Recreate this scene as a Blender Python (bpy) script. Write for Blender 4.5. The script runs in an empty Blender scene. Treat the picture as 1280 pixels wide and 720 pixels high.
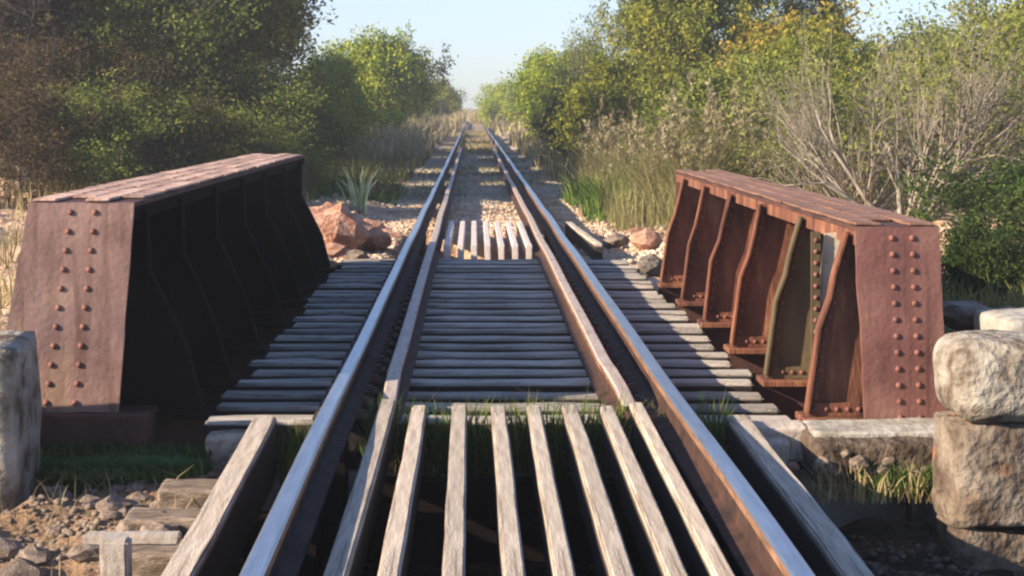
import bpy, bmesh, math, random
import numpy as np
from mathutils import Vector, Matrix, noise as mn

random.seed(7)
RS = np.random.RandomState(11)
C = bpy.context.scene.collection
S = bpy.context.scene

# ------------------------------------------------------------------ camera
F = 2160.0                      # focal length in pixels of a 1280 wide picture
CX, CZ = -0.144, 1.43           # camera stands left of the track centre, tie tops are z = 0
VX, VY = 591.0, 136.0
cam_d = bpy.data.cameras.new('camera')
cam = bpy.data.objects.new('camera', cam_d); C.objects.link(cam)
cam.location = (CX, 0, CZ); cam.rotation_euler = (math.radians(90), 0, 0)
cam_d.sensor_width = 36; cam_d.lens = 36 * F / 1280
cam_d.shift_x = (640 - VX) / 1280; cam_d.shift_y = -(360 - VY) / 1280
cam_d.clip_start = 0.1; cam_d.clip_end = 3000
S.camera = cam

# ------------------------------------------------------------------ light
SUN_A, SUN_E = 21.0, 23.0       # light travels towards +X, turned a little towards +Y
world = bpy.data.worlds.new('World'); S.world = world; world.use_nodes = True
wn = world.node_tree; bg = wn.nodes['Background']
sky = wn.nodes.new('ShaderNodeTexSky'); sky.sky_type = 'NISHITA'; sky.sun_disc = False
sky.sun_elevation = math.radians(SUN_E); sky.sun_rotation = math.radians(270 - SUN_A)
sky.air_density = 1.0; sky.dust_density = 0.35; sky.ozone_density = 3.0
tint = wn.nodes.new('ShaderNodeMix'); tint.data_type = 'RGBA'; tint.blend_type = 'MULTIPLY'; tint.inputs[0].default_value = 1
tint.inputs[7].default_value = (.80, .89, 1.10, 1)      # the lilac cast of the photographed sky
wn.links.new(sky.outputs[0], tint.inputs[6]); wn.links.new(tint.outputs[2], bg.inputs[0]); bg.inputs[1].default_value = 0.085
sd = bpy.data.lights.new('sun', 'SUN'); sd.energy = 5.0; sd.angle = math.radians(0.6); sd.color = (1.0, 0.84, 0.65)
sun = bpy.data.objects.new('sun', sd); C.objects.link(sun)
e, a = math.radians(SUN_E), math.radians(SUN_A)
sun.rotation_euler = Vector((math.cos(e)*math.cos(a), math.cos(e)*math.sin(a), -math.sin(e))).to_track_quat('-Z', 'Y').to_euler()
S.view_settings.view_transform = 'Standard'; S.view_settings.look = 'None'
S.view_settings.gamma = 1; S.view_settings.exposure = 1.38
S.render.engine = 'CYCLES'
S.cycles.filter_width = 2.3

# ------------------------------------------------------------------ helpers
def at(px, py, z):                               # picture point -> place on the level z
    Y = F * (CZ - z) / (py - VY)
    return ((px - VX) * Y / F + CX, Y, z)
def Xat(px, Y): return (px - VX) * Y / F + CX
def Zat(py, Y): return CZ - (py - VY) * Y / F

def link(name, me, parent=None, mat=None):
    o = bpy.data.objects.new(name, me); C.objects.link(o)
    if mat is not None and me is not None and not me.materials:
        for m in (mat if isinstance(mat, (list, tuple)) else [mat]): me.materials.append(m)
    if parent is not None: o.parent = parent
    return o
def tag(o, label=None, cat=None, group=None, kind=None):
    if label: o['label'] = label
    if cat: o['category'] = cat
    if group: o['group'] = group
    if kind: o['kind'] = kind
    return o
def empty(name, loc, label, cat, group=None):
    o = bpy.data.objects.new(name, None); C.objects.link(o); o.location = loc
    o.empty_display_size = .1
    return tag(o, label, cat, group)
def py_mesh(name, v, f, smooth=False):
    me = bpy.data.meshes.new(name); me.from_pydata([tuple(p) for p in v], [], f); me.update()
    if smooth: me.polygons.foreach_set('use_smooth', [True]*len(me.polygons))
    return me
def np_mesh(name, v, faces, smooth=False):       # v (n,3), faces (m,k) with one k
    me = bpy.data.meshes.new(name)
    n, m, k = len(v), len(faces), faces.shape[1]
    me.vertices.add(n); me.vertices.foreach_set('co', np.asarray(v, np.float32).ravel())
    me.loops.add(m*k); me.loops.foreach_set('vertex_index', faces.astype(np.int32).ravel())
    me.polygons.add(m); me.polygons.foreach_set('loop_start', np.arange(0, m*k, k, dtype=np.int32))
    me.polygons.foreach_set('loop_total', np.full(m, k, np.int32))
    if smooth: me.polygons.foreach_set('use_smooth', np.ones(m, bool))
    me.update(calc_edges=True); return me
def bm_mesh(name, bm, smooth=False):
    me = bpy.data.meshes.new(name); bm.to_mesh(me); bm.free()
    if smooth: me.polygons.foreach_set('use_smooth', [True]*len(me.polygons))
    return me
def box_bm(bm, x0, x1, y0, y1, z0, z1):
    r = bmesh.ops.create_cube(bm, size=1)
    for v in r['verts']:
        v.co = Vector(((x0+x1)/2 + v.co.x*(x1-x0), (y0+y1)/2 + v.co.y*(y1-y0), (z0+z1)/2 + v.co.z*(z1-z0)))
    return r['verts']
def box_me(name, x0, x1, y0, y1, z0, z1, bevel=0.0):
    bm = bmesh.new(); box_bm(bm, x0, x1, y0, y1, z0, z1)
    if bevel: bmesh.ops.bevel(bm, geom=bm.edges[:], offset=bevel, segments=1, affect='EDGES')
    return bm_mesh(name, bm)
def worn_box(name, lx, ly, lz, seed, bevel=.012, amp=.008, cuts=(8, 1, 1), freq=4.0):
    """a sawn or cast block, origin at the middle of its top"""
    nx, ny, nz = cuts
    bm = bmesh.new(); box_bm(bm, -lx/2, lx/2, -ly/2, ly/2, -lz, 0)
    def cut(axis, n, l, off):
        for i in range(1, n):
            p = Vector((0,0,0)); p[axis] = off + l*i/n; nrm = Vector((0,0,0)); nrm[axis] = 1
            bmesh.ops.bisect_plane(bm, geom=bm.verts[:]+bm.edges[:]+bm.faces[:], plane_co=p, plane_no=nrm)
    ed = [e_ for e_ in bm.edges]
    bmesh.ops.bevel(bm, geom=ed, offset=bevel, segments=2, affect='EDGES')
    cut(0, nx, lx, -lx/2); cut(1, ny, ly, -ly/2); cut(2, nz, lz, -lz)
    for v in bm.verts:
        d = mn.noise_vector(v.co*freq + Vector((seed*7.3, seed*3.1, 0)))
        d2 = mn.noise_vector(v.co*freq*3.7 + Vector((seed*1.3, 5, seed)))
        v.co += d*amp + d2*amp*.5
    return bm_mesh(name, bm)
def cast_block(name, lx, ly, lz, seed, rad, amp):
    bm = bmesh.new(); bmesh.ops.create_cube(bm, size=2)
    bmesh.ops.subdivide_edges(bm, edges=bm.edges[:], cuts=15, use_grid_fill=True)
    hx, hy, hz = lx/2, ly/2, lz/2; rad = min(rad, hx*.9, hy*.9, hz*.9)
    for v in bm.verts:
        # crowd the grid lines towards the edges, then round the edges off
        q = Vector([math.copysign(abs(c)**.55, c)*h for c, h in zip(v.co, (hx,hy,hz))])
        inner = Vector([max(-h+rad, min(h-rad, c)) for c, h in zip(q, (hx,hy,hz))])
        d = q-inner
        if d.length > 1e-6: q = inner + d.normalized()*rad
        n1 = mn.noise_vector(q*2.3+Vector((seed*7.3,0,0))); n2 = mn.noise_vector(q*8+Vector((seed*3.3,5,0))); n3 = mn.noise_vector(q*21+Vector((seed,5,9)))
        v.co = q + n1*amp + n2*amp*.55 + n3*amp*.25 - Vector((0,0,hz))
    return bm_mesh(name, bm)
def prism(name, pts, y0, y1):                    # outline in X,Z extruded along Y
    n = len(pts)
    v = [(x, y0, z) for x, z in pts] + [(x, y1, z) for x, z in pts]
    f = [tuple(range(n)), tuple(range(2*n-1, n-1, -1))] + [(i, i+n, (i+1) % n + n, (i+1) % n) for i in range(n)]
    me = py_mesh(name, v, f); bm = bmesh.new(); bm.from_mesh(me); bmesh.ops.recalc_face_normals(bm, faces=bm.faces)
    bm.to_mesh(me); bm.free(); return me
def rock_me(name, seed, sub=2, sharp=.35):
    bm = bmesh.new(); bmesh.ops.create_icosphere(bm, subdivisions=sub, radius=1)
    for v in bm.verts:
        p = v.co.copy()
        q = Vector((round(p.x*1.6)/1.6, round(p.y*1.6)/1.6, round(p.z*1.6)/1.6))
        v.co = p*(1-sharp) + q*sharp + mn.noise_vector(p*1.3 + Vector((seed*9.1, 0, 0)))*.32 + mn.noise_vector(p*4 + Vector((seed*9.1, 0, 0)))*.09
    return bm_mesh(name, bm)

# ------------------------------------------------------------------ materials
def mat(name, cols, scale=4, rough=.85, bump=.3, bscale=30, metal=0.0, detail=8, coord='Object', stretch=(1,1,1), rand=0.0, spec=.3, dist=.01):
    """colour ramp over layered noise plus a fine bump"""
    m = bpy.data.materials.new(name); m.use_nodes = True
    nt = m.node_tree; N = nt.nodes; L = nt.links; b = N['Principled BSDF']
    tc = N.new('ShaderNodeTexCoord'); mp = N.new('ShaderNodeMapping'); mp.inputs['Scale'].default_value = stretch
    L.new(tc.outputs[coord], mp.inputs[0])
    n1 = N.new('ShaderNodeTexNoise'); n1.inputs['Scale'].default_value = scale; n1.inputs['Detail'].default_value = detail; n1.inputs['Roughness'].default_value = .65
    L.new(mp.outputs[0], n1.inputs[0])
    cr = N.new('ShaderNodeValToRGB'); el = cr.color_ramp.elements
    k = len(cols)
    while len(el) < k: el.new(.5)
    for i, c in enumerate(cols):
        el[i].position = .30 + .40*i/max(1, k-1); el[i].color = (*c, 1)
    L.new(n1.outputs[0], cr.inputs[0]); out = cr.outputs[0]
    if rand:
        oi = N.new('ShaderNodeObjectInfo'); hs = N.new('ShaderNodeHueSaturation')
        mr = N.new('ShaderNodeMapRange'); mr.inputs[3].default_value = 1-rand; mr.inputs[4].default_value = 1+rand
        L.new(oi.outputs['Random'], mr.inputs[0]); L.new(mr.outputs[0], hs.inputs['Value']); L.new(out, hs.inputs['Color']); out = hs.outputs[0]
    L.new(out, b.inputs['Base Color'])
    b.inputs['Roughness'].default_value = rough; b.inputs['Metallic'].default_value = metal
    b.inputs['Specular IOR Level'].default_value = spec
    if bump:
        n2 = N.new('ShaderNodeTexNoise'); n2.inputs['Scale'].default_value = bscale; n2.inputs['Detail'].default_value = 6
        L.new(mp.outputs[0], n2.inputs[0])
        bp = N.new('ShaderNodeBump'); bp.inputs['Strength'].default_value = bump; bp.inputs['Distance'].default_value = dist
        L.new(n2.outputs[0], bp.inputs['Height']); L.new(bp.outputs[0], b.inputs['Normal'])
    m['out'] = 1
    return m
def leaf_mat(name, cols, trans=.35, scale=1.2, rand=.18):
    m = bpy.data.materials.new(name); m.use_nodes = True
    nt = m.node_tree; N = nt.nodes; L = nt.links; N.remove(N['Principled BSDF'])
    tc = N.new('ShaderNodeTexCoord')
    n1 = N.new('ShaderNodeTexNoise'); n1.inputs['Scale'].default_value = scale; n1.inputs['Detail'].default_value = 4; n1.inputs['Roughness'].default_value = .8
    L.new(tc.outputs['Object'], n1.inputs[0])
    ge = N.new('ShaderNodeNewGeometry')
    ad = N.new('ShaderNodeMath'); ad.operation = 'MULTIPLY_ADD'; ad.inputs[1].default_value = .34; ad.inputs[2].default_value = -.17
    L.new(ge.outputs['Random Per Island'], ad.inputs[0])
    ad2 = N.new('ShaderNodeMath'); ad2.operation = 'ADD'; L.new(ad.outputs[0], ad2.inputs[0]); L.new(n1.outputs[0], ad2.inputs[1])
    cr = N.new('ShaderNodeValToRGB'); el = cr.color_ramp.elements; k = len(cols)
    while len(el) < k: el.new(.5)
    for i, c in enumerate(cols): el[i].position = .30 + .42*i/max(1, k-1); el[i].color = (*c, 1)
    L.new(ad2.outputs[0], cr.inputs[0])
    oi = N.new('ShaderNodeObjectInfo'); hs = N.new('ShaderNodeHueSaturation'); mr = N.new('ShaderNodeMapRange')
    mr.inputs[3].default_value = 1-rand; mr.inputs[4].default_value = 1+rand
    L.new(oi.outputs['Random'], mr.inputs[0]); L.new(mr.outputs[0], hs.inputs['Value']); L.new(cr.outputs[0], hs.inputs['Color'])
    d = N.new('ShaderNodeBsdfDiffuse'); t = N.new('ShaderNodeBsdfTranslucent'); mx = N.new('ShaderNodeMixShader'); mx.inputs[0].default_value = trans
    L.new(hs.outputs[0], d.inputs[0]); L.new(hs.outputs[0], t.inputs[0]); L.new(d.outputs[0], mx.inputs[1]); L.new(t.outputs[0], mx.inputs[2])
    L.new(mx.outputs[0], N['Material Output'].inputs[0])
    return m

def streaks(m, col, amount=.6, sc=(16,16,1.1), thr=(.52,.72)):
    """runs and stains of another colour over a finished material"""
    nt = m.node_tree; N = nt.nodes; L = nt.links; b = N['Principled BSDF']; src = b.inputs['Base Color'].links[0].from_socket
    tc = N.new('ShaderNodeTexCoord'); mp = N.new('ShaderNodeMapping'); mp.inputs['Scale'].default_value = sc; L.new(tc.outputs['Object'], mp.inputs[0])
    n = N.new('ShaderNodeTexNoise'); n.inputs['Scale'].default_value = 1; n.inputs['Detail'].default_value = 7; n.inputs['Distortion'].default_value = .4; L.new(mp.outputs[0], n.inputs[0])
    mr = N.new('ShaderNodeMapRange'); mr.inputs[1].default_value = thr[0]; mr.inputs[2].default_value = thr[1]; mr.inputs[4].default_value = amount; L.new(n.outputs[0], mr.inputs[0])
    mx = N.new('ShaderNodeMix'); mx.data_type = 'RGBA'; L.new(mr.outputs[0], mx.inputs[0]); L.new(src, mx.inputs[6]); mx.inputs[7].default_value = (*col,1); L.new(mx.outputs[2], b.inputs['Base Color']); return m
M = {}
M['rust_plate'] = mat('rust_plate', [(.12,.068,.055),(.20,.115,.095),(.26,.155,.13),(.32,.21,.15)], 2.2, .62, .35, 40, spec=.4)
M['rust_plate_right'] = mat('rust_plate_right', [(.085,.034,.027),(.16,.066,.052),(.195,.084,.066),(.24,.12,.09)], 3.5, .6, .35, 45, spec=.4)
streaks(M['rust_plate'], (.085,.035,.02), .75); streaks(M['rust_plate'], (.36,.25,.14), .6, (3.2,3.2,1.8), (.5,.7)); streaks(M['rust_plate'], (.12,.07,.075), .6, (4,4,2.2), (.55,.68))
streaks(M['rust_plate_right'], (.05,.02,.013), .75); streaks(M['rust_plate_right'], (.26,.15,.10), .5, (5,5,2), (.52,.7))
M['rust_dark'] = mat('rust_dark', [(.03,.016,.012),(.07,.03,.022),(.12,.05,.032)], 3, .8, .4, 40)
M['rust_orange'] = mat('rust_orange', [(.035,.014,.009),(.12,.045,.025),(.20,.078,.04),(.32,.17,.09)], 5, .8, .6, 45, stretch=(1.5,1.5,.4))
M['rust_olive'] = mat('rust_olive', [(.04,.026,.014),(.09,.066,.032),(.15,.11,.055)], 4, .8, .4, 45, stretch=(1,1,.4))
M['rust_top'] = mat('rust_top', [(.16,.075,.05),(.36,.21,.15),(.54,.38,.29),(.42,.24,.16)], 9, .75, .5, 60, rand=.3)
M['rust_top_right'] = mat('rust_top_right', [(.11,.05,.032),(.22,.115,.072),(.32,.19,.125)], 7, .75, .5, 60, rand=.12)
M['pale_metal'] = mat('pale_metal', [(.30,.24,.15),(.50,.43,.31),(.62,.56,.44)], 9, .6, .2, 40)
M['shade_black'] = mat('shade_black', [(.006,.0045,.0045),(.009,.0065,.006),(.013,.009,.008)], 3, 1, .3, 40, spec=.03)  # shade of the left girder's inner side and the slat pits, put into the colour
M['rivet'] = mat('rivet', [(.08,.034,.026),(.18,.07,.05),(.26,.11,.08)], 12, .6, .2, 60, rand=.2)
M['rail_side'] = mat('rail_side', [(.018,.010,.008),(.05,.024,.016),(.085,.04,.025)], 8, .8, .3, 60)
M['rail_head'] = mat('rail_head', [(.08,.04,.022),(.19,.095,.05),(.30,.17,.10)], 8, .7, .3, 60, stretch=(4,.6,4))
M['rail_top'] = mat('rail_top', [(.28,.31,.35),(.40,.44,.49),(.50,.53,.57)], 6, .30, .05, 80, metal=.85, stretch=(6,.4,1))
M['guard_top'] = mat('guard_top', [(.30,.21,.15),(.48,.38,.30),(.58,.49,.39)], 7, .55, .2, 60, stretch=(4,.6,1), metal=.25)
M['board'] = mat('board', [(.23,.18,.14),(.38,.32,.255),(.47,.405,.335),(.54,.47,.39)], 5, .85, .5, 40, stretch=(9,.7,4), rand=.1)
M['concrete'] = mat('concrete', [(.14,.11,.085),(.30,.27,.22),(.42,.39,.33),(.50,.47,.40)], 4, .9, .6, 25, dist=.02)
M['rubble_mortar'] = mat('rubble_mortar', [(.02,.013,.009),(.07,.047,.032),(.15,.11,.075),(.24,.195,.145)], 7, .95, 1, 22, dist=.04)
streaks(M['concrete'], (.10,.075,.05), .7, (6,6,2)); 
M['stone'] = mat('stone', [(.08,.055,.04),(.21,.155,.115),(.34,.27,.205)], 2.2, .92, .5, 12, rand=.25, dist=.03)
M['red_clay'] = mat('red_clay', [(.20,.085,.05),(.42,.21,.13),(.56,.36,.25)], 2.5, .95, .8, 9, rand=.15, dist=.05)
M['grey_gravel'] = mat('grey_gravel', [(.20,.18,.14),(.36,.33,.26),(.48,.45,.37)], 3, .95, .3, 20)
M['tan_gravel'] = mat('tan_gravel', [(.26,.165,.10),(.50,.36,.24),(.68,.56,.42)], 2, .95, .3, 20)
M['moss'] = mat('moss', [(.012,.035,.010),(.03,.085,.018),(.055,.12,.03)], 8, 1, 1, 60, dist=.02)
M['bark'] = mat('bark', [(.06,.045,.035),(.13,.105,.08),(.20,.165,.13)], 8, .95, .5, 40, stretch=(1,1,.3))
M['pale_bark'] = mat('pale_bark', [(.15,.12,.085),(.26,.22,.165),(.36,.315,.24)], 6, .9, .3, 40)
M['leaf_gold'] = leaf_mat('leaf_gold', [(.07,.075,.018),(.17,.15,.032),(.34,.26,.045),(.46,.33,.06)],.45)
M['leaf_dark'] = leaf_mat('leaf_dark', [(0.026,0.034,0.012),(0.060,0.070,0.022),(0.114,0.104,0.031),(0.168,0.130,0.042)], .4)
M['leaf_brown'] = leaf_mat('leaf_brown', [(0.037,0.026,0.015),(0.079,0.057,0.031),(0.137,0.094,0.046),(0.095,0.094,0.033)], .4)
M['leaf_green'] = leaf_mat('leaf_green', [(0.077,0.102,0.019),(0.164,0.194,0.032),(0.290,0.297,0.046),(0.425,0.370,0.057)], .4)
M['leaf_bright'] = leaf_mat('leaf_bright', [(0.096,0.152,0.019),(0.216,0.288,0.033),(0.370,0.414,0.045),(0.529,0.486,0.057)])
M['leaf_olive'] = leaf_mat('leaf_olive', [(0.063,0.084,0.020),(0.140,0.170,0.040),(0.228,0.251,0.060),(0.316,0.324,0.080)], .4)
M['leaf_vivid'] = leaf_mat('leaf_vivid', [(.022,.034,.012),(.045,.075,.02),(.075,.12,.032),(.13,.155,.045)])
M['dry_grass'] = leaf_mat('dry_grass', [(.16,.12,.055),(.30,.23,.11),(.42,.34,.18),(.36,.32,.15)], .3, 3)
M['plume'] = leaf_mat('plume', [(.20,.16,.09),(.32,.27,.15),(.42,.36,.22)], .4, 3)
M['straw_green'] = leaf_mat('straw_green', [(.10,.10,.04),(.22,.20,.08),(.38,.33,.15),(.30,.30,.11)], .4, 4)
M['olive_grass'] = leaf_mat('olive_grass', [(0.084,0.090,0.030),(0.168,0.162,0.054),(0.264,0.240,0.090)], .3, 3)
M['green_grass'] = leaf_mat('green_grass', [(0.038,0.080,0.018),(0.095,0.160,0.027),(0.180,0.216,0.045)], .35, 5)
M['pale_leaf'] = leaf_mat('pale_leaf', [(.36,.42,.18),(.58,.62,.33),(.74,.75,.48)], .3, 5)

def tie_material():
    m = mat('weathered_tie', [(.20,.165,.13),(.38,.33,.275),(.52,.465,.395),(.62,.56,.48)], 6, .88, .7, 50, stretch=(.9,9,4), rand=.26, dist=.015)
    nt = m.node_tree; N = nt.nodes; L = nt.links; b = N['Principled BSDF']
    src = b.inputs['Base Color'].links[0].from_socket
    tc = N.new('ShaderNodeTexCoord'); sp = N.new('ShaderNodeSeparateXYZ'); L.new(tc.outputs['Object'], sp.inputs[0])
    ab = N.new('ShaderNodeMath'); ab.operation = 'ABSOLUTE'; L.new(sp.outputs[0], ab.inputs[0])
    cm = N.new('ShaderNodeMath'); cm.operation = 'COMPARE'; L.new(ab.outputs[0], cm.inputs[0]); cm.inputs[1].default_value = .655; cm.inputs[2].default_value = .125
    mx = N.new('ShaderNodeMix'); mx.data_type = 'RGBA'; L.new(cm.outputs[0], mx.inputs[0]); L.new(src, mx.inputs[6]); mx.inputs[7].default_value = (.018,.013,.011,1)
    L.new(mx.outputs[2], b.inputs['Base Color'])   # dark band across the ties in the flangeways
    return m
M['white_board'] = mat('white_board', [(.42,.33,.28),(.62,.54,.48),(.76,.70,.63)], 6, .8, .4, 40, stretch=(9,.7,4), rand=.06)
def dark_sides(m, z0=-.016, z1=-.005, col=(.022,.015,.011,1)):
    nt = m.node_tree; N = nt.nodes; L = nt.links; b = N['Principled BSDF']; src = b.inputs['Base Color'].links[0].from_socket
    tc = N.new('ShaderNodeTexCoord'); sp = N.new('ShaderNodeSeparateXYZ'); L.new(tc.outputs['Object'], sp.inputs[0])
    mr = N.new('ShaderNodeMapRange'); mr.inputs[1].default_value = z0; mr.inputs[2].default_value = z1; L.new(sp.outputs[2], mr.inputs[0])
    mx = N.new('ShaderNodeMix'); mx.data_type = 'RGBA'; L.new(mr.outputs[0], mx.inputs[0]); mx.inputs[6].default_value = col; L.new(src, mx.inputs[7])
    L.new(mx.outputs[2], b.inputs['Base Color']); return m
M['tie'] = dark_sides(streaks(tie_material(), (.05,.038,.028), .8, (1.6,26,8), (.55,.68)), -.022, -.010)     # sides coloured darker than the bleached top
M['bleached_board'] = dark_sides(streaks(mat('bleached_board', [(.25,.185,.13),(.42,.34,.255),(.53,.45,.35),(.62,.53,.42)], 5, .85, .6, 40, stretch=(9,.7,4), rand=.14), (.09,.065,.045), .75, (34,1.3,8), (.56,.68)), -.035, -.012, (.03,.021,.015,1))  # pale weathered top; shade on the sides painted in as dark brown

# ------------------------------------------------------------------ ground
def vnoise(x, y, s, seed=0):
    x = x*s + seed*17.17; y = y*s + seed*5.31
    xi = np.floor(x).astype(np.int64); yi = np.floor(y).astype(np.int64); xf = x-xi; yf = y-yi
    def h(i, j):
        n = (i*374761393 + j*668265263 + seed*974634777) & 0x7fffffff
        n = ((n ^ (n >> 13))*1274126177) & 0x7fffffff
        return ((n ^ (n >> 16)) & 0xffff)/65535.
    u = xf*xf*(3-2*xf); v = yf*yf*(3-2*yf)
    return (h(xi,yi)*(1-u)+h(xi+1,yi)*u)*(1-v) + (h(xi,yi+1)*(1-u)+h(xi+1,yi+1)*u)*v
def sstep(a_, b_, x): t = np.clip((x-a_)/(b_-a_), 0, 1); return t*t*(3-2*t)
def ground_h(x, y):
    x = np.asarray(x, float); y = np.asarray(y, float); ax = np.abs(x)
    fine = (vnoise(x,y,1.1,1)-.5)*.22 + (vnoise(x,y,3.3,2)-.5)*.12 + (vnoise(x,y,9,3)-.5)*.06 + (vnoise(x,y,23,6)-.5)*.035
    near = np.where(x < 0, -.24, -.42) + fine*.8
    near = near*(sstep(1.05,1.3,ax)) + (-.55+fine*.5)*(1-sstep(1.05,1.3,ax))
    near = near - .75*(1-sstep(4.5,6.6,y))*sstep(1.1,1.5,ax)
    side = -.06 + .04*sstep(2,5,ax) + .45*sstep(3,9,ax) + fine*(.35+.65*sstep(1.3,2.2,ax)) + .10*sstep(-1.3,-2.5,x)*(1-sstep(22,30,y))
    bed = -.09 + (vnoise(x,y,6,4)-.5)*.04
    pit = (1-sstep(.8,.95,ax))*(1-sstep(20.6,20.9,y))
    bedmask = 1-sstep(1.25,1.75,ax)
    far = side*(1-bedmask) + bed*bedmask - pit*.4
    far = far + 1.2*sstep(120,300,y)*1.0 + .3*sstep(60,140,y)*sstep(1.5,4,ax)
    h = near*(1-sstep(8.6,9.6,y)) + far*sstep(8.6,9.6,y)
    rav = sstep(8.1,8.35,y)*(1-sstep(16.75,16.95,y))*(1-sstep(2.3,2.9,ax))
    return h*(1-rav) + (-2.6+fine)*rav
def make_ground():
    xs = np.concatenate([[-900,-400,-160,-80,-45,-30,-22], np.arange(-16,-6,.5), np.arange(-6,-3,.12), np.arange(-3,3,.06), np.arange(3,6,.12), np.arange(6,16.1,.5), [22,30,45,80,160,400,900]])
    ys = np.concatenate([[-300,-100,-30,-8,-2,1], np.arange(3,9.5,.07), np.arange(9.5,16.5,.25), np.arange(16.5,24,.06), np.arange(24,36,.15), np.arange(36,70,.5), np.arange(70,160,3), [170,190,220,260,320,420,700,1400,2500]])
    X, Y = np.meshgrid(xs, ys); Z = ground_h(X, Y)
    v = np.stack([X.ravel(), Y.ravel(), Z.ravel()], 1)
    nx, ny = len(xs), len(ys); i = np.arange(nx-1); j = np.arange(ny-1); I, J = np.meshgrid(i, j); a0 = (J*nx+I).ravel()
    f = np.stack([a0, a0+1, a0+nx+1, a0+nx], 1)
    me = np_mesh('ground', v, f, True)
    m = mat('ground_earth', [(.19,.115,.065),(.42,.26,.16),(.56,.39,.25),(.64,.49,.34)], 1.6, .97, .9, 14, coord='Object', dist=.05, detail=12)
    nt = m.node_tree; N = nt.nodes; L = nt.links; b = N['Principled BSDF']; src = b.inputs['Base Color'].links[0].from_socket
    tc = N.new('ShaderNodeTexCoord'); sp = N.new('ShaderNodeSeparateXYZ'); L.new(tc.outputs['Object'], sp.inputs[0])
    nz = N.new('ShaderNodeTexNoise'); nz.inputs['Scale'].default_value = .8; nz.inputs['Detail'].default_value = 6; L.new(tc.outputs['Object'], nz.inputs[0])
    mr = N.new('ShaderNodeMapRange'); mr.inputs[1].default_value = 22; mr.inputs[2].default_value = 30; L.new(sp.outputs[1], mr.inputs[0])
    mu = N.new('ShaderNodeMath'); mu.operation = 'MULTIPLY_ADD'; L.new(nz.outputs[0], mu.inputs[0]); mu.inputs[1].default_value = 2.2; mu.inputs[2].default_value = -.6
    m2 = N.new('ShaderNodeMath'); m2.operation = 'MULTIPLY'; m2.use_clamp = True; L.new(mr.outputs[0], m2.inputs[0]); L.new(mu.outputs[0], m2.inputs[1])
    mx = N.new('ShaderNodeMix'); mx.data_type = 'RGBA'; L.new(m2.outputs[0], mx.inputs[0]); L.new(src, mx.inputs[6]); mx.inputs[7].default_value = (.15,.15,.06,1)
    # near bank soil blackened to paint in the shade under and beside the boards
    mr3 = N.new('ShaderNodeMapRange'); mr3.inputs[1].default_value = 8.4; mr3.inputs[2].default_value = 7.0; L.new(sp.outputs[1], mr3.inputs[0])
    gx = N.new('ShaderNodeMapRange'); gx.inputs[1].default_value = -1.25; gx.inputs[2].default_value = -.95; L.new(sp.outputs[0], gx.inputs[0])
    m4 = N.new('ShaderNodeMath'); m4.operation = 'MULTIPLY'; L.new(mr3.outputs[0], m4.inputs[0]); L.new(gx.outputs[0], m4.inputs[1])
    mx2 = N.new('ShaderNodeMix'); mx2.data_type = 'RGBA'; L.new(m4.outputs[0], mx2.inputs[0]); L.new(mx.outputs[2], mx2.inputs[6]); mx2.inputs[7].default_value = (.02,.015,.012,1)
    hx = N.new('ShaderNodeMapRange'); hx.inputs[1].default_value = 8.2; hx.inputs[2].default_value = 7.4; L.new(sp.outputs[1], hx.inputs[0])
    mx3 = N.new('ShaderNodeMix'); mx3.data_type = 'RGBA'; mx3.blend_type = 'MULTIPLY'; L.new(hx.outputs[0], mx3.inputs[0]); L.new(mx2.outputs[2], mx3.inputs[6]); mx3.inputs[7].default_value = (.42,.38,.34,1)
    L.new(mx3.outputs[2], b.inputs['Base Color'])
    tag(link('ground', me, None, m), kind='structure')
make_ground()

# dirt road crossing the line far off
def strip(name, x0, x1, y0, y1, m, dz=.01, n=60):
    v = []; f = []
    for i in range(n+1):
        x = x0+(x1-x0)*i/n
        for k in range(5):
            y = y0+(y1-y0)*k/4 + .6*math.sin(x*.5+k)
            v.append((x, y, float(ground_h(x, y))+dz+.03*math.sin(k/4*math.pi)))
    for i in range(n):
        for k in range(4): q = i*5+k; f.append((q, q+1, q+6, q+5))
    return tag(link(name, py_mesh(name, v, f, True), None, m), kind='structure')
M['road_dust'] = mat('road_dust', [(.30,.25,.19),(.45,.40,.33),(.55,.50,.43)], 2, .95, .3, 12)
strip('dirt_road', -14, -1.25, 62, 66, M['road_dust'], .05)
strip('dirt_road', 1.25, 14, 62, 66, M['road_dust'], .05)

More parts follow.
